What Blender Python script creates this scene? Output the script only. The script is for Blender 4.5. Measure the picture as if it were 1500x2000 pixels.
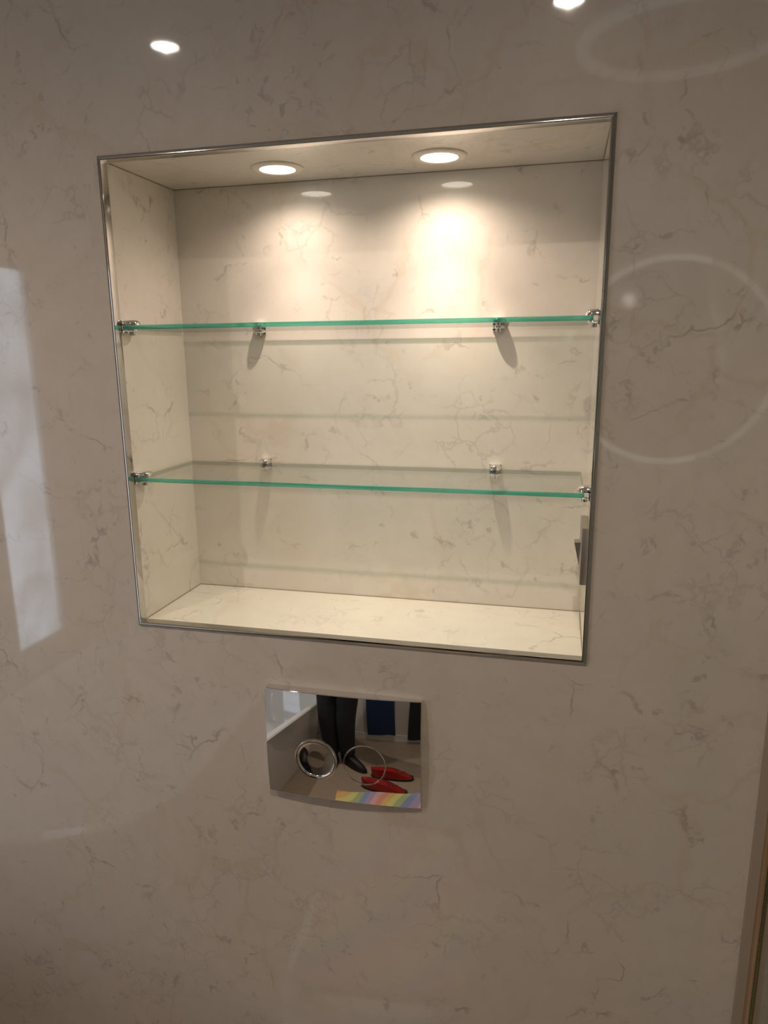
import bpy, bmesh, math, random
from mathutils import Vector, Matrix
random.seed(7)
for o in list(bpy.data.objects): bpy.data.objects.remove(o)
C = bpy.context.scene.collection
scene = bpy.context.scene
S = .68; ZB = 1.18                      # niche width, height of niche sill (metres)
W, H, D = .68, .6812, .1933

# ------------------------------------------------------------ camera
yaw, pitch, roll = 0.24278, -0.22026, -0.010124
fwd = Vector((-math.sin(yaw)*math.cos(pitch), math.cos(yaw)*math.cos(pitch), math.sin(pitch)))
rt = Vector((math.cos(yaw), math.sin(yaw), 0)); up = rt.cross(fwd)
r2 = math.cos(roll)*rt + math.sin(roll)*up; u2 = -math.sin(roll)*rt + math.cos(roll)*up
cam_loc = Vector((0.93473*S, -1.39676*S, 0.611874*S + ZB))
cd = bpy.data.cameras.new('camera'); cam = bpy.data.objects.new('camera', cd); C.objects.link(cam)
cam.matrix_world = Matrix(((r2.x, u2.x, -fwd.x, cam_loc.x), (r2.y, u2.y, -fwd.y, cam_loc.y), (r2.z, u2.z, -fwd.z, cam_loc.z), (0,0,0,1)))
cd.sensor_fit = 'VERTICAL'; cd.sensor_height = 24; cd.lens = 1390.235/2000*24; cd.clip_start = .005
scene.camera = cam
# ------------------------------------------------------------ world, exposure, room lights
wd = bpy.data.worlds.new('world'); scene.world = wd; wd.use_nodes = True
bg = wd.node_tree.nodes['Background']; bg.inputs[0].default_value = (.62, .76, 1, 1); bg.inputs[1].default_value = 1.6
vs = scene.view_settings
vs.view_transform = 'Standard'; vs.look = 'None'; vs.gamma = 1; vs.use_curve_mapping = False; vs.exposure = 0.0
NICHE_SPOT = (3.6, 6.0); NICHE_WASH = (2.7, 3.9); CEIL_SPOT = 27.0; CEIL_EMIT = 60.0; WINDOW_E = 4.0
WARM = (1.0, .82, .675); CEILWARM = (1.0, .84, .70)

# ------------------------------------------------------------ helpers
def link(o, parent=None, loc=None):
    C.objects.link(o)
    if parent is not None: o.parent = parent
    if loc is not None: o.location = loc
    return o
def obj(name, bm, mat, parent=None, smooth=False, loc=None):
    bmesh.ops.recalc_face_normals(bm, faces=bm.faces)
    me = bpy.data.meshes.new(name); bm.to_mesh(me); bm.free()
    for m in (mat if isinstance(mat, (list, tuple)) else [mat]): me.materials.append(m)
    if smooth:
        for p in me.polygons: p.use_smooth = True
        try: me.set_sharp_from_angle(angle=math.radians(40))
        except Exception: pass
    return link(bpy.data.objects.new(name, me), parent, loc)
def tag(o, label=None, cat=None, group=None, kind=None):
    if label: o['label'] = label
    if cat: o['category'] = cat
    if group: o['group'] = group
    if kind: o['kind'] = kind
    return o
def empty(name, loc, label, cat, group=None, rz=0):
    o = bpy.data.objects.new(name, None); C.objects.link(o); o.location = loc; o.rotation_euler.z = rz
    o.empty_display_size = .05
    return tag(o, label, cat, group)
def box(bm, x0, x1, y0, y1, z0, z1, bev=0, seg=2):
    vs_ = [bm.verts.new((x, y, z)) for x in (x0, x1) for y in (y0, y1) for z in (z0, z1)]
    fs = [(0,1,3,2),(4,6,7,5),(0,4,5,1),(2,3,7,6),(0,2,6,4),(1,5,7,3)]
    ff = [bm.faces.new([vs_[i] for i in f]) for f in fs]
    if bev:
        es = list({e for f in ff for e in f.edges})
        bmesh.ops.bevel(bm, geom=es, offset=bev, segments=seg, profile=.5, affect='EDGES')
    return bm
def bx(*a, **k): return box(bmesh.new(), *a, **k)
def lathe(bm, prof, n=48, M=None, close=False):
    rings = []
    for r, z in prof:
        if r < 1e-6: rings.append([bm.verts.new((0,0,z))])
        else: rings.append([bm.verts.new((r*math.cos(2*math.pi*i/n), r*math.sin(2*math.pi*i/n), z)) for i in range(n)])
    prs = list(zip(rings, rings[1:])) + ([(rings[-1], rings[0])] if close else [])
    for a, b in prs:
        for i in range(n):
            j = (i+1) % n
            if len(a) == 1 and len(b) == 1: continue
            if len(a) == 1: bm.faces.new((a[0], b[i], b[j]))
            elif len(b) == 1: bm.faces.new((a[i], a[j], b[0]))
            else: bm.faces.new((a[i], a[j], b[j], b[i]))
    if M is not None: bmesh.ops.transform(bm, matrix=M, verts=[v for r in rings for v in r])
    return bm
def tube(bm, pts, r, n=10, cap=True):
    pts = [Vector(p) for p in pts]; rings = []
    for i, p in enumerate(pts):
        t = (pts[min(i+1, len(pts)-1)] - pts[max(i-1, 0)]).normalized()
        a = t.cross(Vector((0,0,1)) if abs(t.z) < .9 else Vector((1,0,0))).normalized(); b = t.cross(a)
        rr = r[i] if isinstance(r, (list, tuple)) else r
        rings.append([bm.verts.new(p + rr*(math.cos(2*math.pi*k/n)*a + math.sin(2*math.pi*k/n)*b)) for k in range(n)])
    for a, b in zip(rings, rings[1:]):
        for k in range(n): bm.faces.new((a[k], a[(k+1)%n], b[(k+1)%n], b[k]))
    if cap: bm.faces.new(rings[0][::-1]); bm.faces.new(rings[-1])
    return bm
def loft(bm, loops, cap0=True, cap1=True):
    R = [[bm.verts.new(p) for p in l] for l in loops]; n = len(R[0])
    for a, b in zip(R, R[1:]):
        for k in range(n): bm.faces.new((a[k], a[(k+1)%n], b[(k+1)%n], b[k]))
    if cap0: bm.faces.new(R[0][::-1])
    if cap1: bm.faces.new(R[-1])
    return bm
# ------------------------------------------------------------ materials
def mat(name, col, rough=.5, metal=0, **k):
    m = bpy.data.materials.new(name); m.use_nodes = True
    b = m.node_tree.nodes['Principled BSDF']
    b.inputs['Base Color'].default_value = (*col, 1); b.inputs['Roughness'].default_value = rough; b.inputs['Metallic'].default_value = metal
    for kk, v in k.items(): b.inputs[kk.replace('_', ' ')].default_value = v
    return m
def N(nt, t, **k):
    n = nt.nodes.new(t)
    for a, v in k.items(): setattr(n, a, v)
    return n
def grain(m, scale, amount, bump=.1):
    """fine procedural variation of a plain material"""
    nt = m.node_tree; b = nt.nodes['Principled BSDF']; col = tuple(b.inputs['Base Color'].default_value)
    tc = N(nt, 'ShaderNodeTexCoord'); no = N(nt, 'ShaderNodeTexNoise'); no.inputs['Scale'].default_value = scale; no.inputs['Detail'].default_value = 5
    mx = N(nt, 'ShaderNodeMix', data_type='RGBA'); mx.inputs['A'].default_value = tuple(c*(1-amount) for c in col[:3])+(1,); mx.inputs['B'].default_value = tuple(min(1, c*(1+amount)) for c in col[:3])+(1,)
    nt.links.new(tc.outputs['Object'], no.inputs['Vector']); nt.links.new(no.outputs['Fac'], mx.inputs['Factor']); nt.links.new(mx.outputs['Result'], b.inputs['Base Color'])
    if bump:
        bp = N(nt, 'ShaderNodeBump'); bp.inputs['Strength'].default_value = bump; bp.inputs['Distance'].default_value = .002
        nt.links.new(no.outputs['Fac'], bp.inputs['Height']); nt.links.new(bp.outputs['Normal'], b.inputs['Normal'])
    return m
def marble(name, base=(.66, .585, .505), offset=(0,0,0), seedw=0.0):
    m = bpy.data.materials.new(name); m.use_nodes = True; nt = m.node_tree; L = nt.links.new
    b = nt.nodes['Principled BSDF']; b.inputs['Roughness'].default_value = .38
    b.inputs['Coat Weight'].default_value = 1; b.inputs['Coat Roughness'].default_value = .035; b.inputs['Coat IOR'].default_value = 1.5
    b.inputs['Specular IOR Level'].default_value = .2
    tc = N(nt, 'ShaderNodeTexCoord'); mp = N(nt, 'ShaderNodeMapping'); mp.inputs['Location'].default_value = offset; L(tc.outputs['Object'], mp.inputs['Vector'])
    P = mp.outputs['Vector']
    def noise(scale, detail=4, rough=.55, vec=None, w=0, dist=0, out='Fac'):
        n = N(nt, 'ShaderNodeTexNoise', noise_dimensions='4D'); n.inputs['Scale'].default_value = scale; n.inputs['Detail'].default_value = detail
        n.inputs['Roughness'].default_value = rough; n.inputs['W'].default_value = w + seedw; n.inputs['Distortion'].default_value = dist
        L(vec or P, n.inputs['Vector']); return n.outputs[out]
    def mth(op, a, b_=None, clamp=False):
        n = N(nt, 'ShaderNodeMath', operation=op, use_clamp=clamp)
        for i, v in enumerate((a, b_)):
            if v is None: continue
            if isinstance(v, (int, float)): n.inputs[i].default_value = v
            else: L(v, n.inputs[i])
        return n.outputs[0]
    def ramp(v, lo, hi, a=0., b_=1.):
        n = N(nt, 'ShaderNodeMapRange', interpolation_type='SMOOTHSTEP'); L(v, n.inputs['Value'])
        n.inputs['From Min'].default_value = lo; n.inputs['From Max'].default_value = hi; n.inputs['To Min'].default_value = a; n.inputs['To Max'].default_value = b_
        return n.outputs['Result']
    def warp(scale, amt, w):
        c = noise(scale, 4, .6, w=w, out='Color')
        s = N(nt, 'ShaderNodeVectorMath', operation='SUBTRACT'); L(c, s.inputs[0]); s.inputs[1].default_value = (.5,.5,.5)
        k = N(nt, 'ShaderNodeVectorMath', operation='SCALE'); L(s.outputs[0], k.inputs[0]); k.inputs['Scale'].default_value = amt
        a = N(nt, 'ShaderNodeVectorMath', operation='ADD'); L(P, a.inputs[0]); L(k.outputs[0], a.inputs[1]); return a.outputs[0]
    def cracks(scale, vec, width, w=0):
        v = N(nt, 'ShaderNodeTexVoronoi', feature='DISTANCE_TO_EDGE'); v.inputs['Scale'].default_value = scale; L(vec, v.inputs['Vector'])
        return ramp(v.outputs['Distance'], 0, width, 1, 0)
    v1 = warp(9, .15, 1.3); v2 = warp(22, .07, 5.1)
    veins = mth('MULTIPLY', cracks(7.5, v1, .030), ramp(noise(6, 3, w=9), .46, .60))           # thin broken dark veins
    fine = mth('MULTIPLY', cracks(19, v2, .06), ramp(noise(9, 3, w=17), .50, .62))             # small tangles
    tan = mth('MULTIPLY', cracks(5.0, v1, .045), ramp(noise(4, 3, w=27), .42, .62))            # wider tan veins
    strong = ramp(noise(38, 4, .6, vec=v1, w=33), .58, .66)                                     # little smudges on and near the veins
    near = mth('MULTIPLY', cracks(7.5, v1, .16), strong)
    dark = mth('MAXIMUM', mth('MULTIPLY', veins, ramp(noise(20, 3, w=3), .46, .62, .06, 1)), mth('MULTIPLY', fine, .40))
    dark = mth('MAXIMUM', dark, mth('MULTIPLY', near, .75))
    cloud = ramp(noise(2.6, 5, .6, w=40), .3, .7)
    def mix(fac, a, col, amt=None):
        n = N(nt, 'ShaderNodeMix', data_type='RGBA')
        L(mth('MULTIPLY', fac, amt) if amt else fac, n.inputs['Factor'])
        if isinstance(a, tuple): n.inputs['A'].default_value = (*a, 1)
        else: L(a, n.inputs['A'])
        n.inputs['B'].default_value = (*col, 1); return n.outputs['Result']
    c = mix(cloud, base, tuple(k*f for k, f in zip(base, (.93, .935, .945))))
    mott = ramp(noise(24, 5, .65, w=80), .35, .65)
    c = mix(mott, c, (base[0]*.88, base[1]*.87, base[2]*.86), .45)
    pink = ramp(noise(3.4, 4, w=60), .5, .75)
    c = mix(pink, c, (base[0]*1.0, base[1]*.93, base[2]*.89), .6)
    c = mix(tan, c, (base[0]*.84, base[1]*.74, base[2]*.60), .38)
    c = mix(dark, c, (base[0]*.48, base[1]*.46, base[2]*.46), .66)
    L(c, b.inputs['Base Color'])
    return m
def emit(name, col, s):
    m = bpy.data.materials.new(name); m.use_nodes = True; nt = m.node_tree; nt.nodes.clear()
    e = N(nt, 'ShaderNodeEmission'); e.inputs[0].default_value = (*col, 1); e.inputs[1].default_value = s
    o = N(nt, 'ShaderNodeOutputMaterial'); nt.links.new(e.outputs[0], o.inputs[0]); return m
def sheet_glass(name, tint, rough=.0, ior=1.5):
    """thin clear glass: tinted see-through with a Fresnel gloss on the surface"""
    m = bpy.data.materials.new(name); m.use_nodes = True; nt = m.node_tree; nt.nodes.clear(); L = nt.links.new
    t = N(nt, 'ShaderNodeBsdfTransparent'); t.inputs[0].default_value = (*tint, 1)
    g = N(nt, 'ShaderNodeBsdfGlossy'); g.inputs['Roughness'].default_value = rough
    fr = N(nt, 'ShaderNodeFresnel'); fr.inputs['IOR'].default_value = ior
    ge = N(nt, 'ShaderNodeNewGeometry'); sb = N(nt, 'ShaderNodeMath', operation='SUBTRACT'); sb.inputs[0].default_value = 1; L(ge.outputs['Backfacing'], sb.inputs[1])
    ml = N(nt, 'ShaderNodeMath', operation='MULTIPLY'); L(fr.outputs[0], ml.inputs[0]); L(sb.outputs[0], ml.inputs[1])
    mx = N(nt, 'ShaderNodeMixShader'); L(ml.outputs[0], mx.inputs[0]); L(t.outputs[0], mx.inputs[1]); L(g.outputs[0], mx.inputs[2])
    o = N(nt, 'ShaderNodeOutputMaterial'); L(mx.outputs[0], o.inputs[0]); return m
M_wall = marble('marble_panel'); M_niche = marble('marble_niche', (.84, .775, .69), (3.1, 1.2, .6), 4.)  # niche: paler copy of the panel marble, extra bounced light put into its colour
chrome = mat('chrome', (.82, .82, .81), .04, 1); chrome_s = mat('chrome_satin', (.62, .60, .57), .16, 1)
mirror_m = mat('polished_plate', (.80, .79, .78), .015, 1)
plaster = grain(mat('ceiling_paint', (.74, .71, .66), .8), 40, .02)
cream = mat('cream_bezel', (.80, .74, .62), .35)
glass_face = sheet_glass('shelf_glass', (.955, .985, .97), .0)
glass_screen = sheet_glass('screen_glass', (.93, .97, .95), .0)
def edge_glass():
    m = mat('green_glass_edge', (.03, .42, .30), .06, Specular_IOR_Level=.8, Transmission_Weight=.35)
    nt = m.node_tree; b = nt.nodes['Principled BSDF']; L = nt.links.new
    tc = N(nt, 'ShaderNodeTexCoord'); mp = N(nt, 'ShaderNodeMapping'); mp.inputs['Scale'].default_value = (9, 9, 260)
    no = N(nt, 'ShaderNodeTexNoise'); no.inputs['Scale'].default_value = 1; no.inputs['Detail'].default_value = 3
    mx = N(nt, 'ShaderNodeMix', data_type='RGBA'); mx.inputs['A'].default_value = (.03, .24, .18, 1); mx.inputs['B'].default_value = (.26, .68, .56, 1)
    mr = N(nt, 'ShaderNodeMapRange'); mr.inputs['From Min'].default_value = .35; mr.inputs['From Max'].default_value = .65
    L(tc.outputs['Object'], mp.inputs[0]); L(mp.outputs[0], no.inputs['Vector']); L(no.outputs['Fac'], mr.inputs[0]); L(mr.outputs[0], mx.inputs['Factor']); L(mx.outputs['Result'], b.inputs['Base Color'])
    t = N(nt, 'ShaderNodeBsdfTransparent'); t.inputs[0].default_value = (.12, .80, .60, 1); ms = N(nt, 'ShaderNodeMixShader'); ms.inputs[0].default_value = .45
    L(b.outputs[0], ms.inputs[1]); L(t.outputs[0], ms.inputs[2]); L(ms.outputs[0], nt.nodes['Material Output'].inputs[0])
    return m
edge_m = edge_glass()
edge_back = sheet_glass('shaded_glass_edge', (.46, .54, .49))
sealant = mat('sealant', (.30, .23, .15), .5)
brown = mat('brown_strip', (.36, .30, .235), .35)
ceramic = mat('white_ceramic', (.80, .82, .84), .08, Coat_Weight=.5)
floor_m = grain(mat('floor_vinyl', (.42, .34, .26), .35), 14, .12, .05)
dark_cloth = grain(mat('dark_cloth', (.014, .016, .022), .85), 90, .4, .5)
blue_cloth = grain(mat('navy_towel', (.012, .030, .075), .95), 160, .35, .8)
skin_m = grain(mat('skin', (.52, .31, .22), .5, Subsurface_Weight=.05), 60, .05)
hair_m = grain(mat('hair', (.035, .022, .015), .6), 200, .5)
red_m = mat('red_leather', (.36, .016, .014), .35); black_m = mat('black_rubber', (.012, .012, .013), .5)
white_pvc = mat('white_frame', (.78, .79, .80), .3)

# ------------------------------------------------------------ room shell
XL, XR, YB, ZC, XE = -1.02, 1.75, -2.02, 2.38, .9175    # left wall, right wall, back wall, ceiling, edge of the marble panel
X0, X1, Z0, Z1 = 0, W, ZB, ZB + H
def panel_with_hole(bm, a0, a1, z0, z1, hx0, hx1, hz0, hz1, y0, y1):
    """slab in XZ between y0 (room side) and y1 with a rectangular opening"""
    o = [(a0,z0),(a1,z0),(a1,z1),(a0,z1)]; i = [(hx0,hz0),(hx1,hz0),(hx1,hz1),(hx0,hz1)]
    V = {}
    for k, y in (('f', y0), ('b', y1)):
        V[k] = [[bm.verts.new((x, y, z)) for x, z in l] for l in (o, i)]
    for k in range(4):
        j = (k+1) % 4
        for s in 'fb': bm.faces.new((V[s][0][k], V[s][0][j], V[s][1][j], V[s][1][k]))
        bm.faces.new((V['f'][0][k], V['f'][0][j], V['b'][0][j], V['b'][0][k]))
        bm.faces.new((V['f'][1][k], V['f'][1][j], V['b'][1][j], V['b'][1][k]))
    return bm
wall = tag(obj('wall_front', panel_with_hole(bmesh.new(), XL, XE, 0, ZC, X0-.0015, X1+.0015, Z0-.0015, Z1+.0015, 0, .010), M_wall),
           'glossy beige marbled wall panel around the lit alcove', kind='structure')
T = .010
obj('back_panel', bx(X0-T, X1+T, D, D+T, Z0-T, Z1+T), M_niche, wall)
obj('side_panel', bx(X0-T, X0, .010, D, Z0, Z1), M_niche, wall)
obj('side_panel', bx(X1, X1+T, .010, D, Z0, Z1), M_niche, wall)
# ceiling lining of the alcove, with two round cut-outs left by the lamps' bezels
obj('top_panel', bx(X0-T, X1+T, .010, D, Z1, Z1+T), M_niche, wall)
obj('sill_panel', bx(X0-T, X1+T, .010, D, Z0-T, Z0), M_niche, wall)
b_ = bmesh.new(); s = .0009
for x in (X0, X1-s):
    box(b_, x, x+s, .010, D, Z0, Z0+s); box(b_, x, x+s, .010, D, Z1-s, Z1)
box(b_, X0+s, X1-s, D-s, D, Z0, Z0+s); box(b_, X0+s, X1-s, D-s, D, Z1-s, Z1)
obj('sealant_bead', b_, sealant, wall)
tag(obj('wall_shower', bx(XE+.024, XR, .001, .010, 0, ZC), M_wall), 'marbled panel beyond the glass screen', kind='structure')
tag(obj('wall_left', panel_with_hole(bmesh.new(), -.20, 2.2, 0, ZC, 0.835, 1.095, .63, 1.89, 0, .10), M_wall), 'marbled side wall with the window', kind='structure')
wl = bpy.data.objects['wall_left']
for v in wl.data.vertices:
    x, y, z = v.co; v.co = (XL - y, -x, z)
wl.data.update()
tag(obj('wall_right', bx(XR, XR+.1, YB, 0, 0, ZC), M_wall), 'marbled wall of the shower end', kind='structure')
tag(obj('wall_back', bx(XL, XR, YB-.1, YB, 0, ZC), plaster), 'painted wall opposite the alcove', kind='structure')
tag(obj('floor', bx(XL, XR, YB, .01, -.1, 0), floor_m), 'beige bathroom floor', kind='structure')
tag(obj('ceiling', bx(XL-.1, XR+.1, YB-.1, .3, ZC, ZC+.1), plaster), 'white painted ceiling', kind='structure')
tag(obj('baseboard_back', bx(XL, XR, YB, YB+.015, 0, .09, bev=.003), white_pvc), 'white skirting board', kind='structure')
# window in the left wall
wn = bpy.data.objects.new('window_1', None); C.objects.link(wn); wn.location = (XL-.03, -.965, 1.26); tag(wn, 'narrow frosted window over the bath', kind='structure')
b_ = bmesh.new()
for a in ((-.13, -.104, -.63, .63), (.104, .13, -.63, .63)): box(b_, -.02, .02, a[0], a[1], a[2], a[3], bev=.003)
for a in ((-.104, .104, -.63, -.60), (-.104, .104, .60, .63)): box(b_, -.02, .02, a[0], a[1], a[2], a[3], bev=.003)
obj('window_frame', b_, white_pvc, wn)
pane = emit('daylight_pane', (.72, .84, 1.0), WINDOW_E)
nt = pane.node_tree; tc = N(nt, 'ShaderNodeTexCoord'); no = N(nt, 'ShaderNodeTexNoise'); no.inputs['Scale'].default_value = 6; mr = N(nt, 'ShaderNodeMapRange')
mr.inputs['From Min'].default_value = .3; mr.inputs['From Max'].default_value = .7; mr.inputs['To Min'].default_value = WINDOW_E*.6; mr.inputs['To Max'].default_value = WINDOW_E*1.25
nt.links.new(tc.outputs['Object'], no.inputs['Vector']); nt.links.new(no.outputs['Fac'], mr.inputs[0]); nt.links.new(mr.outputs[0], [n for n in nt.nodes if n.type == 'EMISSION'][0].inputs[1])
obj('pane', bx(-.004, .004, -.103, .103, -.60, .60), pane, wn)
# ------------------------------------------------------------ chrome edging of the alcove (mitred, rounded profile)
def trim_bm(p0, p1, inward, r=.0055, back=.006):
    """p0->p1 along the opening edge, inward points into the opening; ends mitred"""
    p0, p1, inw = Vector(p0), Vector(p1), Vector(inward); d = (p1-p0).normalized(); bm = bmesh.new()
    prof = [(-r, .0), (-r, -.0015)] + [(-r*math.cos(t)*1.0 + 0, -.0015 - .0035*math.sin(t)) for t in [i*math.pi/2/8 for i in range(1, 9)]] + [(.0012, -.0048), (.0015, -.0035), (.0015, back+.004), (-.0012, back+.004), (-.0012, 0)]
    rings = []
    for p, s_ in ((p0, 1), (p1, -1)):
        rings.append([bm.verts.new(p + inw*a + Vector((0, y, 0)) + d*s_*a) for a, y in prof])
    n = len(prof)
    for k in range(n): bm.faces.new((rings[0][k], rings[0][(k+1)%n], rings[1][(k+1)%n], rings[1][k]))
    bm.faces.new(rings[0][::-1]); bm.faces.new(rings[1]); return bm
trim_m = mat('trim_chrome', (.55, .54, .52), .09, 1)
cs = [(X0,0,Z1), (X1,0,Z1), (X1,0,Z0), (X0,0,Z0)]
for k, (a, b, inw, lb) in enumerate(((0,1,(0,0,-1),'chrome edging along the top of the alcove'), (1,2,(-1,0,0),'chrome edging down the right side of the alcove'),
                          (2,3,(0,0,1),'chrome edging along the sill of the alcove'), (3,0,(1,0,0),'chrome edging down the left side of the alcove'))):
    tag(obj('trim_%d' % (k+1), trim_bm(cs[a], cs[b], inw), trim_m, smooth=True), lb, kind='structure')
# ------------------------------------------------------------ glass shower screen with its edge strips, at the right edge
scr = empty('shower_screen', (XE+.02, -.01, 0), 'green-edged glass shower screen in bronze and chrome strips at the right edge', 'shower screen')
obj('edge_strip', bx(-.0204, -.0085, .001, .011, 0, 2.05, bev=.0004), brown, scr)  # flat brown strip along the panel edge
b_ = bmesh.new(); box(b_, -.0085, -.0045, -.012, .012, 0, 2.05, bev=.001); box(b_, .002, .004, -.008, .012, 0, 2.05); box(b_, -.0045, .002, .004, .012, 0, 2.05)
obj('chrome_channel', b_, mat('chrome_orange_reflection', (.80, .60, .44), .25, 1), scr)  # chrome tinted copper: an orange reflection put into its colour
b_ = bmesh.new(); box(b_, -.0040, .0015, -.74, .0035, .02, 2.0)
me = obj('glass_pane', b_, [glass_screen, edge_m], scr)
for p in me.data.polygons:
    if abs(p.normal.x) < .5: p.material_index = 1
# ------------------------------------------------------------ alcove spotlights
def downlight_parts(root, R, r, bez, em):
    obj('bezel', lathe(bmesh.new(), [(R, 0), (R, -.0012), (R-.002, -.0030), (r+.004, -.0036), (r+.001, -.0030), (r, -.0006), (r, 0)], 64), bez, root, smooth=True)
    obj('lens', lathe(bmesh.new(), [(0, -.0022), (r*.8, -.0020), (r-.0004, -.0008), (r-.0004, 0), (0, 0)], 48), em, root, smooth=True)
em_n = emit('lamp_lens_niche', (1, .90, .76), 9.0); em_c = emit('lamp_lens_ceiling', (1, .93, .84), CEIL_EMIT)
def spot(name, loc, watts, ang, blend, col, rad, aim=None):
    l = bpy.data.lights.new(name, 'SPOT'); l.energy = watts; l.spot_size = math.radians(ang); l.spot_blend = blend; l.color = col; l.shadow_soft_size = rad
    o = bpy.data.objects.new(name, l); C.objects.link(o); o.location = loc
    if aim is not None: o.rotation_euler = (Vector(aim)-Vector(loc)).to_track_quat('-Z', 'Y').to_euler()
    return o
for i, (cx, lb) in enumerate(((.3215*S, 'left of the two round cream-rimmed spotlights in the alcove ceiling'), (.6735*S, 'right of the two round cream-rimmed spotlights in the alcove ceiling'))):
    yy = .1575*S
    dl = empty('alcove_spotlight', (cx, yy, Z1), lb, 'spotlight', 'spotlights in the alcove ceiling')
    downlight_parts(dl, .0385, .0255, cream, em_n)
    spot('alcove_lamp', (cx, yy, Z1-.003), NICHE_SPOT[i], 77, 1, WARM, .004)
    spot('alcove_wash', (cx, yy, Z1-.003), NICHE_WASH[i], 150, 1, WARM, .005)
# ------------------------------------------------------------ glass shelves
def shelf(z, label):
    r = empty('glass_shelf', (W/2, .0, z), label, 'shelf')
    g = obj('glass_plate', bx(-W/2+.005, W/2-.009, .0085, D-.0075, -.0032, .0032, bev=.0006, seg=1), [glass_face, edge_m, edge_back], r)
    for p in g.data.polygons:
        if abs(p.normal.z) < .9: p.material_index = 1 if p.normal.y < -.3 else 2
    return r
ZS1, ZS2 = ZB + .6705*S, ZB + .3365*S
shelf(ZS1, 'upper green-edged glass shelf across the alcove'); shelf(ZS2, 'lower green-edged glass shelf across the alcove')
# ------------------------------------------------------------ chrome clamps holding the shelves
def dloop(w, l, z, n=12):
    """D outline: flat at y=0 on the wall, rounded nose at y=-l"""
    pts = [(-w/2, 0, z)] + [(-w/2*math.cos(t), -(l-w/2) - (w/2)*math.sin(t), z) for t in [math.pi*i/n for i in range(n+1)]] + [(w/2, 0, z)]
    return pts
def clamp(loc, rz, label, group, w=.019, l=.021):
    c = empty('shelf_clamp', loc, label, 'clamp', group, rz)
    obj('wall_plate', bx(-w/2, w/2, -.003, 0, -.0078, .0108, bev=.0008), chrome, c, smooth=True)
    obj('upper_jaw', loft(bmesh.new(), [dloop(w, l, .0031), dloop(w*1.0, l, .0052), dloop(w*.95, l*.96, .0078), dloop(w*.80, l*.84, .0102), dloop(w*.5, l*.6, .0114)]), chrome, c, smooth=True)
    obj('lower_jaw', loft(bmesh.new(), [dloop(w, l*.85, -.0031), dloop(w, l*.85, -.0046), dloop(w*.9, l*.78, -.0058)]), chrome, c, smooth=True)
    obj('grub_screw', lathe(bmesh.new(), [(0, -.0115), (.0030, -.0115), (.0042, -.0108), (.0042, -.0058), (0, -.0058)], 20, Matrix.Translation((0, -l*.42, 0))), chrome_s, c, smooth=True)
    return c
for z, w_ in ((ZS1, 'upper'), (ZS2, 'lower')):
    g = 'chrome clamps of the glass shelves'
    clamp((.0, .026, z), math.pi/2, 'chrome clamp gripping the left end of the %s glass shelf' % w_, g, w=.030, l=.022)
    clamp((W, .026, z), -math.pi/2, 'chrome clamp gripping the right end of the %s glass shelf' % w_, g, w=.026, l=.019)
    clamp((.2115*S, D, z), 0, 'chrome clamp at the back left of the %s glass shelf' % w_, g)
    clamp((.791*S, D, z), 0, 'chrome clamp at the back right of the %s glass shelf' % w_, g)
# ------------------------------------------------------------ metal switch on the right inner side
sw_m = mat('satin_steel', (.40, .36, .31), .38, .8)
sw = empty('shaver_switch', (W, .060, ZB + .165*S + .020), 'slim satin metal switch plate low on the right inner side of the alcove', 'switch')
obj('plate', bx(-.009, 0, -.040, .040, -.031, .050, bev=.0012), sw_m, sw, smooth=True)
obj('rocker', loft(bmesh.new(), [[(-.009, -.010, -.012), (-.009, .010, -.012), (-.009, .010, .022), (-.009, -.010, .022)],
                                 [(-.0105, -.009, -.010), (-.0105, .009, -.010), (-.0175, .009, .021), (-.0175, -.009, .021)]]), sw_m, sw)
# ------------------------------------------------------------ chrome flush plate
PX, PZ, PW, PH = .334, ZB - .255*S, .2445, .177
fp = empty('flush_plate', (PX, 0, PZ), 'mirror-polished chrome flush plate with two round buttons below the alcove', 'flush plate')
def plate_y(u, v):                      # u,v in -1..1 : bulging face
    return -(.0105 + .0065*(1-(u+.22)**2) + .0045*(1-v*v))
BT = [(-.0400, -.019, .0335), (.0365, -.020, .0335)]  # buttons: x, z, radius (relative to the plate centre)
def face_y(x, z): return plate_y(x/(PW/2), z/(PH/2))
bm = bmesh.new(); NU, NV = 96, 66; grid = []
for j in range(NV+1):
    row = []
    for i in range(NU+1):
        x = (i/NU*2-1)*PW/2; z = (j/NV*2-1)*PH/2; row.append(bm.verts.new((x, face_y(x, z), z)))
    grid.append(row)
for j in range(NV):
    for i in range(NU): bm.faces.new((grid[j][i], grid[j][i+1], grid[j+1][i+1], grid[j+1][i]))
border = [grid[0][i] for i in range(NU+1)] + [grid[j][NU] for j in range(1, NV+1)] + [grid[NV][i] for i in range(NU-1, -1, -1)] + [grid[j][0] for j in range(NV-1, 0, -1)]
bk = [bm.verts.new((v.co.x, 0, v.co.z)) for v in border]; n = len(border)
for k in range(n): bm.faces.new((border[k], border[(k+1)%n], bk[(k+1)%n], bk[k]))
bm.faces.new(bk)
pl = obj('plate', bm, mirror_m, fp, smooth=True)
bv = pl.modifiers.new('bevel', 'BEVEL'); bv.width = .0009; bv.segments = 2; bv.limit_method = 'ANGLE'; bv.angle_limit = math.radians(50)
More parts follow.
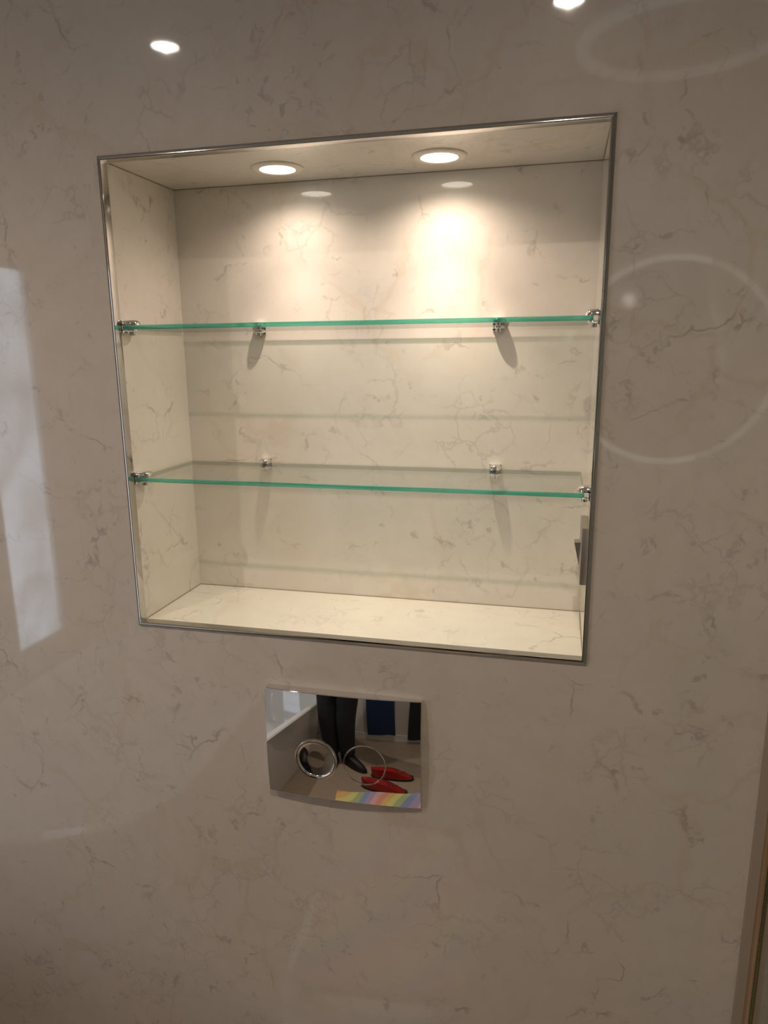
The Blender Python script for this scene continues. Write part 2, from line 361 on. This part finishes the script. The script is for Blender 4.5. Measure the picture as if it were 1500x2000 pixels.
def button(cx, cz, R, raised):
    root = None; n = 64
    def P(rad, dy): return [(cx+rad*math.cos(2*math.pi*k/n), face_y(cx+rad*math.cos(2*math.pi*k/n), cz+rad*math.sin(2*math.pi*k/n)) - dy, cz+rad*math.sin(2*math.pi*k/n)) for k in range(n)]
    if raised:
        lp = [P(R, -.001), P(R, .0022), P(R-.0012, .0036), P(R-.0035, .0038), P(R-.0055, .0026), P(R-.0068, .0010)]
    else:
        lp = [P(R, -.001), P(R, .0006), P(R-.0006, .0012), P(R-.0016, .0012), P(R-.0022, .0004)]
    b = obj('button', loft(bmesh.new(), lp, True, False), mirror_m, fp, smooth=True)
    if not raised: return
    rin = R-.0068 if raised else R-.0022; d0 = .0010 if raised else .0004
    lp = [P(rin*(1-k/8), d0 - ((.0014 if raised else .0005)*(1-(1-k/8)**2))) for k in range(8)]
    bb = bmesh.new(); loft(bb, lp, False, True)
    obj('dish', bb, mirror_m, b, smooth=True)
button(*BT[0], True); button(*BT[1], False)
# ------------------------------------------------------------ ceiling downlights (mirrored in the panel)
for i, (x, y, lb) in enumerate(((-.404, -.929, 'ceiling downlight over the bath'), (.615, -.947, 'ceiling downlight above the photographer'))):
    dl = empty('ceiling_downlight', (x, y, ZC), lb, 'downlight', 'ceiling downlights')
    downlight_parts(dl, .045, .034, white_pvc, em_c)
    spot('ceiling_lamp', (x, y, ZC-.004), CEIL_SPOT, 150, .9, CEILWARM, .008)
rl = empty('ring_light', (.90, -1.22, ZC), 'slim white ring light on the ceiling', 'ceiling light')
def torus(R, a, b, n=72):
    return lathe(bmesh.new(), [(R-a, 0), (R-a, -b*.7), (R-a*.6, -b), (R+a*.6, -b), (R+a, -b*.7), (R+a, 0)], n, close=True)
obj('diffuser', torus(.25, .014, .02), emit('ring_diffuser', (1, .93, .84), .6), rl)
# ------------------------------------------------------------ round backlit mirror on the opposite wall
rm = empty('round_mirror', (1.03, YB, 1.55), 'round mirror with a lit rim on the opposite wall', 'mirror')
Mx = Matrix.Rotation(-math.pi/2, 4, 'X')   # lathe axis z -> +y
def onback(bm): bmesh.ops.transform(bm, matrix=Mx, verts=bm.verts); return bm
obj('mirror_glass', onback(lathe(bmesh.new(), [(0, .020), (.365, .020), (.370, .016), (.370, .0), (0, 0)], 72)), mat('mirror_silver', (.40, .40, .40), .16, 1), rm, smooth=True)
obj('lit_rim', onback(lathe(bmesh.new(), [(.372, .0), (.372, .019), (.392, .019), (.392, 0)], 72, close=True)), emit('mirror_rim', (.92, 1, .90), 1.3), rm)
# ------------------------------------------------------------ bath along the left wall
bath = empty('bathtub', (-.605, -1.03, 0), 'white bathtub with rounded end standing along the left wall', 'bathtub')
def rr(wx, wy, z, r, n=8):
    pts = []
    for sx, sy, a0 in ((1,1,0), (-1,1,90), (-1,-1,180), (1,-1,270)):
        for k in range(n+1):
            t = math.radians(a0 + 90*k/n); pts.append((sx*(wx/2-r)+r*math.cos(t), sy*(wy/2-r)+r*math.sin(t), z))
    return pts
obj('tub', loft(bmesh.new(), [rr(.56,1.50,.0,.24), rr(.60,1.56,.06,.26), rr(.70,1.66,.42,.29), rr(.77,1.72,.545,.31), rr(.78,1.73,.56,.31), rr(.765,1.715,.567,.30), rr(.71,1.66,.567,.28), rr(.69,1.64,.555,.27), rr(.60,1.5,.25,.22), rr(.5,1.36,.14,.2), rr(.3,1.0,.12,.12)]), ceramic, bath, smooth=True)
obj('drain', lathe(bmesh.new(), [(0,.126),(.025,.126),(.03,.121),(0,.121)], 24), chrome, bath)
# ------------------------------------------------------------ toilet below the flush plate with a striped towel on its lid
wc = empty('toilet', (PX, 0, 0), 'white wall-hung toilet below the flush plate', 'toilet')
def egg(w, l, z, y0=-.0, n=40):
    pts = []
    for k in range(n):
        t = 2*math.pi*k/n; c, s_ = math.cos(t), math.sin(t)
        e = 2.0/(2.0 if s_ < 0 else 3.6)
        pts.append((w/2*math.copysign(abs(c)**e, c), y0 - l/2 + l/2*math.copysign(abs(s_)**e, s_), z))
    return pts
obj('bowl', loft(bmesh.new(), [egg(.20,.34,.10), egg(.25,.42,.16), egg(.33,.51,.30), egg(.355,.535,.385), egg(.36,.54,.40)]), ceramic, wc, smooth=True)
obj('seat', loft(bmesh.new(), [egg(.365,.49,.402,-.055), egg(.37,.495,.408,-.055), egg(.365,.49,.418,-.055)]), ceramic, wc, smooth=True)
obj('lid', loft(bmesh.new(), [egg(.365,.49,.419,-.055), egg(.37,.495,.426,-.055), egg(.35,.475,.437,-.06)]), ceramic, wc, smooth=True)
def rainbow():
    m = mat('rainbow_stripes', (.5,.5,.5), .7); nt = m.node_tree; b = nt.nodes['Principled BSDF']; L = nt.links.new
    tc = N(nt, 'ShaderNodeTexCoord'); w = N(nt, 'ShaderNodeTexWave', wave_type='BANDS', bands_direction='DIAGONAL'); w.inputs['Scale'].default_value = 2.6; w.inputs['Distortion'].default_value = 3.5; w.inputs['Detail'].default_value = 1
    w.wave_profile = 'SAW'
    cr = N(nt, 'ShaderNodeValToRGB'); cr.color_ramp.interpolation = 'CONSTANT'
    cols = [(.62,.27,.20), (.66,.42,.14), (.62,.58,.20), (.36,.42,.22), (.22,.27,.46), (.36,.30,.46), (.64,.36,.34)]
    el = cr.color_ramp.elements
    while len(el) < len(cols): el.new(.5)
    for i, c in enumerate(cols): el[i].position = i/len(cols); el[i].color = (*c, 1)
    L(tc.outputs['Object'], w.inputs['Vector']); L(w.outputs['Fac'], cr.inputs[0]); L(cr.outputs[0], b.inputs['Base Color']); return m
bm = bmesh.new(); G = []
NX, NY = 30, 40
for side in (0, 1):
    g = []
    for j in range(NY+1):
        for i in range(NX+1):
            x = (i/NX-.5)*.33; y = -.07 - j/NY*.44
            z = .0395+.400 + .006*math.sin(9*x*3+j*.2) + .004*math.sin(j*.35) + (.006 if side == 0 else 0)
            g.append(bm.verts.new((x + .06*(j/NY)*.3, y, z)))
    G.append(g)
def gi(s_, i, j): return G[s_][j*(NX+1)+i]
for j in range(NY):
    for i in range(NX):
        bm.faces.new((gi(0,i,j), gi(0,i+1,j), gi(0,i+1,j+1), gi(0,i,j+1))); bm.faces.new((gi(1,i,j), gi(1,i,j+1), gi(1,i+1,j+1), gi(1,i+1,j)))
for i in range(NX):
    bm.faces.new((gi(0,i,0), gi(1,i,0), gi(1,i+1,0), gi(0,i+1,0))); bm.faces.new((gi(0,i,NY), gi(0,i+1,NY), gi(1,i+1,NY), gi(1,i,NY)))
for j in range(NY):
    bm.faces.new((gi(0,0,j), gi(0,0,j+1), gi(1,0,j+1), gi(1,0,j))); bm.faces.new((gi(0,NX,j), gi(1,NX,j), gi(1,NX,j+1), gi(0,NX,j+1)))
tw = obj('striped_towel', bm, rainbow(), None, smooth=True, loc=(PX+.03, -.03, .009)); tag(tw, 'rainbow-striped towel spread over the toilet lid', 'towel'); tw.rotation_euler.z = -.12
# ------------------------------------------------------------ hanging towel, dark robe, shoes on the floor
def hanging(name, label, cat, x, y, ztop, w, h, m, rail=True, taper=0):
    t = empty(name, (x, y, ztop), label, cat)
    bm = bmesh.new(); NXX, NZ = 24, 20; F = []
    for sgn in (0, 1):
        rows = []
        for j in range(NZ+1):
            row = []
            for i in range(NXX+1):
                u = i/NXX-.5; v = j/NZ
                ww = w*(1-taper*(1-v)); yy = .005*math.sin(u*14+v*1.5)*v + .012*(1-v)
                row.append(bm.verts.new((u*ww, yy + (.016 if sgn else 0), -h*v + .01*math.sin(u*5)*v)))
            rows.append(row)
        F.append(rows)
    for s_ in (0, 1):
        for j in range(NZ):
            for i in range(NXX): bm.faces.new((F[s_][j][i], F[s_][j][i+1], F[s_][j+1][i+1], F[s_][j+1][i]))
    for i in range(NXX):
        for j in (0, NZ): bm.faces.new((F[0][j][i], F[0][j][i+1], F[1][j][i+1], F[1][j][i]))
    for j in range(NZ):
        for i in (0, NXX): bm.faces.new((F[0][j][i], F[0][j+1][i], F[1][j+1][i], F[1][j][i]))
    obj('cloth', bm, m, t, smooth=True)
    return t
hanging('hanging_towel', 'long navy blue towel hanging on the opposite wall', 'towel', .23, YB+.06, .95, .26, .84, blue_cloth)
hanging('dark_robe', 'dark robe hanging on the opposite wall beside the navy towel', 'robe', .64, YB+.08, 1.5, .34, 1.42, dark_cloth, taper=.5)
rail = empty('towel_rail', (.26, YB, .955), 'chrome towel rail behind the navy towel', 'towel rail')
obj('bar', tube(bmesh.new(), [(-.28, .058, 0), (.22, .058, 0)], .009), chrome, rail, smooth=True)
for x in (-.27, .20): obj('bracket', tube(bmesh.new(), [(x, 0, 0), (x, .055, 0)], .007), chrome, rail, smooth=True)
hk = empty('robe_hook', (.64, YB, 1.53), 'chrome hook above the dark robe', 'hook')
obj('peg', tube(bmesh.new(), [(0, 0, 0), (0, .05, -.01), (0, .085, .02)], .007), chrome, hk, smooth=True)
def shoe(x, y, rz, m_up, label, group, name='trainer'):
    t = empty(name, (x, y, 0), label, 'shoe', group, rz)
    def sole(z, k=1.): return [(kx*k*(1 if not 0 else 1), ky*k, z) for kx, ky in OUT]
    L_ = .29; OUT = []
    for k in range(32):
        a = 2*math.pi*k/32; c, s_ = math.cos(a), math.sin(a)
        c, s2 = math.copysign(abs(c)**.7, c), math.copysign(abs(s_)**.75, s_)
        OUT.append(((.046 + .010*max(0, s2))*c*(1-.12*max(0,-s2)), L_/2*s2))
    obj('sole', loft(bmesh.new(), [sole(0), sole(.006, 1.03), sole(.024, 1.02), sole(.026, .98)]), black_m, t, smooth=True)
    rings = []
    for k, z in enumerate((.024, .045, .065, .085, .10)):
        f = k/4; l = []
        for i, (x_, y_) in enumerate(OUT):
            yy = y_*.97; top = yy
            if yy > 0: top = yy*(1-.42*f)
            zz = z if yy <= 0 else z - .030*f*(yy/(L_/2))
            l.append((x_*(.97-.22*f), top - .004*f, zz))
        rings.append(l)
    obj('upper', loft(bmesh.new(), rings + [[(p[0]*.75, p[1]*.8-.01, p[2]-.012) for p in rings[-1]]], True, True), m_up, t, smooth=True)
    lb = bmesh.new()
    for k in range(4): tube(lb, [(-.018, .028+.016*k, .0905-.007*k), (0, .031+.016*k, .0965-.007*k), (.018, .028+.016*k, .0905-.007*k)], .0022, 6)
    obj('laces', lb, black_m, t)
    return t
shoe(.29, -1.07, math.radians(-78), red_m, 'red trainer lying nearer the toilet', 'red trainers on the floor')
shoe(.34, -1.26, math.radians(-88), red_m, 'red trainer lying further from the toilet', 'red trainers on the floor')
# ------------------------------------------------------------ photographer
pr = empty('person', (-.055, -1.42, 0), 'person in dark top and trousers holding up a phone', 'person')
def skinmesh(name, verts, edges, radii, m, parent, root=0, sub=2):
    me = bpy.data.meshes.new(name); me.from_pydata(verts, edges, []); me.materials.append(m)
    o = link(bpy.data.objects.new(name, me), parent)
    md = o.modifiers.new('skin', 'SKIN'); md.use_smooth_shade = True
    if not me.skin_vertices: me.attributes.new('x','FLOAT','POINT')
    for i, r in enumerate(radii):
        sv = me.skin_vertices[0].data[i]; sv.radius = (r, r) if not isinstance(r, tuple) else r; sv.use_root = (i == root)
    o.modifiers.new('sub', 'SUBSURF').levels = sub; o.modifiers['sub'].render_levels = sub
    return o
J = {  # joints, local metres (the figure faces the alcove)
 'pelvis': (.03,0,.93), 'waist': (.05,-.005,1.08), 'chest': (.09,.0,1.27), 'neck0': (.12,.0,1.42), 'neck1': (.135,.012,1.50),
 'rs': (.27,.005,1.375), 're': (.475,.17,1.20), 'rw': None,
 'ls': (-.06,.0,1.395), 'le': (-.15,-.03,1.11), 'lw': (-.155,.06,.86),
 'rh': (.11,.0,.88), 'rk': (.08,.035,.50), 'ra': (.06,.0,.09), 'lh': (-.05,.0,.88), 'lk': (-.055,.035,.50), 'la': (-.06,.0,.09)}
base = Vector(pr.location)
def ph(a, b, c):      # point in the phone's frame: right, up, towards the holder -> person local
    return tuple(cam_loc + r2*a + u2*b - fwd*c - base)
J['rw'] = ph(.050, -.200, .075)
def J3(*names): return [J[n] for n in names]
# body (skin) : neck, forearms, one continuous figure under the clothes
bn = ['pelvis','waist','chest','neck0','neck1','rs','re','rw','ls','le','lw','rh','rk','ra','lh','lk','la']
be = [(0,1),(1,2),(2,3),(3,4),(2,5),(5,6),(6,7),(2,8),(8,9),(9,10),(0,11),(11,12),(12,13),(0,14),(14,15),(15,16)]
br = [(.11,.075),(.10,.07),(.12,.075),.062,.052,.062,.042,.028,.062,.042,.028,.085,.055,.038,.085,.055,.038]
skinmesh('body', J3(*bn), be, [r if isinstance(r, tuple) else r*.96 for r in br], skin_m, pr)
def short(a, b, t): return tuple(Vector(J[a]).lerp(Vector(J[b]), t))
jv = [(.03,.0,.80), (.03,.0,.90), J['waist'], (.07,-.003,1.18), J['chest'], (.11,0,1.37), J['neck0'],
      J['rs'], short('rs','re',.5), J['re'], short('re','rw',.35), short('re','rw',.7), short('re','rw',.98),
      J['ls'], short('ls','le',.5), J['le'], short('le','lw',.35), short('le','lw',.7), short('le','lw',.98)]
jr = [(.19,.135),(.185,.13),(.172,.12),(.178,.12),(.182,.125),(.12,.095),.070, .078,.070,.060,.056,.048,.044, .078,.070,.060,.054,.048,.044]
skinmesh('jumper', jv, [(0,1),(1,2),(2,3),(3,4),(4,5),(5,6),(4,7),(7,8),(8,9),(9,10),(10,11),(11,12),(4,13),(13,14),(14,15),(15,16),(16,17),(17,18)], jr, dark_cloth, pr, root=4)
skinmesh('trousers', [(.04,0,1.0), J['pelvis'], J['rh'], short('rh','rk',.5), J['rk'], short('rk','ra',.5), J['ra'], J['lh'], short('lh','lk',.5), J['lk'], short('lk','la',.5), J['la']],
         [(0,1),(1,2),(2,3),(3,4),(4,5),(5,6),(1,7),(7,8),(8,9),(9,10),(10,11)], [(.12,.10),(.12,.10),.095,.090,.078,.070,.066,.095,.090,.078,.070,.066], dark_cloth, pr, root=1)
# head
def head():
    bm = bmesh.new(); bmesh.ops.create_uvsphere(bm, u_segments=48, v_segments=32, radius=1)
    for v in bm.verts:
        x, y, z = v.co
        sx, sy, sz = .076, .096, .116
        if z < 0: sx *= 1 - .28*z*z*1.0 ; sy *= 1 - .12*z*z
        X, Y, Z = x*sx, y*sy, z*sz
        if y > .2:
            Y -= .010*max(0, 1-abs(Z+.0)/.05)*max(0, 1-abs(abs(X)-.031)/.022)                         # eye sockets
            Y += .026*math.exp(-(X/.011)**2)*max(0, min(1, (.008-Z)/.035))*max(0, min(1, (Z+.045)/.012)) # nose
            Y += .006*math.exp(-(X/.022)**2)*math.exp(-((Z+.062)/.008)**2)                                # lips
            Y += .010*math.exp(-(X/.025)**2)*math.exp(-((Z+.098)/.016)**2)                                # chin
            Y += .005*math.exp(-((Z-.026)/.010)**2)                                                       # brow
        v.co = (X, Y, Z)
    return bm
hc = (.145, .035, 1.60)
hd = obj('head', head(), skin_m, pr, smooth=True, loc=hc); hd.rotation_euler = (-.22, 0, -.35)
for s_ in (-1, 1):
    e = bmesh.new(); bmesh.ops.create_uvsphere(e, u_segments=20, v_segments=14, radius=.0118, matrix=Matrix.Translation((s_*.031, .0745, .002))); obj('eye', e, mat('eye_white', (.75,.74,.72), .2), hd, smooth=True)
    e = bmesh.new(); bmesh.ops.create_uvsphere(e, u_segments=16, v_segments=12, radius=.0062, matrix=Matrix.Translation((s_*.031, .0808, .001))); obj('iris', e, mat('iris', (.03,.02,.015), .1), hd, smooth=True)
    e = bmesh.new(); bmesh.ops.create_uvsphere(e, u_segments=16, v_segments=12, radius=1, matrix=Matrix.Translation((s_*.031, .073, .008)) @ Matrix.Diagonal((.0145, .0145, .0075, 1))); obj('eyelid', e, skin_m, hd, smooth=True)
    e = bmesh.new(); bmesh.ops.create_uvsphere(e, u_segments=16, v_segments=8, radius=1, matrix=Matrix.Translation((s_*.032, .086, .024)) @ Matrix.Diagonal((.016, .006, .0028, 1))); obj('eyebrow', e, hair_m, hd, smooth=True)
    e = bmesh.new(); bmesh.ops.create_uvsphere(e, u_segments=16, v_segments=12, radius=1, matrix=Matrix.Translation((s_*.076, -.004, -.008)) @ Matrix.Diagonal((.010, .019, .031, 1))); obj('ear', e, skin_m, hd, smooth=True)
e = bmesh.new(); bmesh.ops.create_uvsphere(e, u_segments=16, v_segments=10, radius=1, matrix=Matrix.Translation((0, .0905, -.062)) @ Matrix.Diagonal((.023, .006, .0065, 1))); obj('mouth', e, mat('lips', (.42,.16,.14), .45), hd, smooth=True)
hb = bmesh.new(); bmesh.ops.create_uvsphere(hb, u_segments=48, v_segments=32, radius=1)
for v in hb.verts:
    x, y, z = v.co; k = 1 + .03*math.sin(23*x+9*z)*math.sin(19*y)
    v.co = (x*.084*k, y*.104*k - .008, z*.123*k + .006)
bmesh.ops.delete(hb, geom=[v for v in hb.verts if (v.co.y > .045 and v.co.z < .062) or (v.co.z < -.045)], context='VERTS')
ho = obj('hair', hb, hair_m, hd, smooth=True); so = ho.modifiers.new('solid', 'SOLIDIFY'); so.thickness = .006
# hands
def hand(pr, wrist, palm_pts, fingers, name='hand'):
    """one skinned mesh: wrist -> palm -> five chains"""
    V = [wrist, palm_pts[0]]; E_ = [(0,1)]; Rr = [.024, .026]
    for fing, r0 in fingers:
        last = 1
        for k, p in enumerate(fing):
            V.append(p); E_.append((last, len(V)-1)); Rr.append(max(.0068, r0*(1-.09*k)) if k else r0*1.25); last = len(V)-1
    return skinmesh(name, V, E_, Rr, skin_m, pr, root=0)
F = []
for k, (b0, ln) in enumerate(((-.070, .96), (-.089, 1.0), (-.108, .95), (-.126, .80))):
    F.append(([ph(.046, b0-.012, .022), ph(.040, b0, -.002), ph(.040-.028*ln, b0+.004, -.012), ph(.040-.055*ln, b0+.006, -.012), ph(.040-.072*ln, b0+.006, -.006)], .0088))
F.append(([ph(.050, -.130, .040), ph(.036, -.098, .034), ph(.018, -.080, .027), ph(.006, -.068, .023)], .0108))
hand(pr, J['rw'], [ph(.052, -.135, .040)], F)
lw = Vector(J['lw']); F = []
for k, (dx, ln) in enumerate(((.028, .92), (.010, 1.0), (-.009, .95), (-.027, .78))):
    F.append(([tuple(lw+Vector((.004, dx+.008, -.085))), tuple(lw+Vector((.008, dx+.010, -.085-.040*ln))), tuple(lw+Vector((.018, dx+.012, -.085-.066*ln))), tuple(lw+Vector((.032, dx+.012, -.085-.084*ln)))], .0088))
F.append(([tuple(lw+Vector((.006, .038, -.045))), tuple(lw+Vector((.014, .052, -.072))), tuple(lw+Vector((.022, .056, -.098)))], .0105))
hand(pr, J['lw'], [tuple(lw+Vector((0, .004, -.050)))], F)
for x, n_ in ((-.06, 'left'), (.06, 'right')):
    L_ = .285; OUT = [((.042+.010*max(0, math.sin(t)))*math.cos(t), .055+L_/2*math.sin(t)) for t in [2*math.pi*k/32 for k in range(32)]]
    b_ = bmesh.new()
    loft(b_, [[(x+a, b, 0) for a, b in OUT], [(x+a*1.03, b*1.01, .025) for a, b in OUT], [(x+a*.96, b if b < .05 else .05+(b-.05)*.9, .05) for a, b in OUT], [(x+a*.85, b if b < .05 else .05+(b-.05)*.55, .085) for a, b in OUT], [(x+a*.75, (b if b < .05 else .05+(b-.05)*.12)*.9, .115) for a, b in OUT]])
    if n_ == 'right': bmesh.ops.rotate(b_, cent=(x, 0, 0), matrix=Matrix.Rotation(-.85, 3, 'Z'), verts=b_.verts)
    obj('shoe', b_, black_m, pr, smooth=True)
# phone, lens exactly where the photograph was taken from
phn = empty('mobile_phone', cam_loc, 'black mobile phone held up by the photographer', 'phone')
Mp = Matrix(((r2.x, u2.x, -fwd.x), (r2.y, u2.y, -fwd.y), (r2.z, u2.z, -fwd.z))); phn.rotation_euler = Mp.to_euler()
obj('case', bx(-.053, .022, -.137, .020, .004, .0125, bev=.003), mat('phone_black', (.02,.02,.022), .2), phn, smooth=True)
obj('screen', bx(-.050, .019, -.133, .016, .0126, .0130), mat('phone_screen', (.03,.03,.035), .05), phn)
obj('camera_bump', bx(-.014, .014, -.030, .012, .0022, .0038, bev=.0006), mat('lens_glass', (.01,.01,.012), .05), phn)
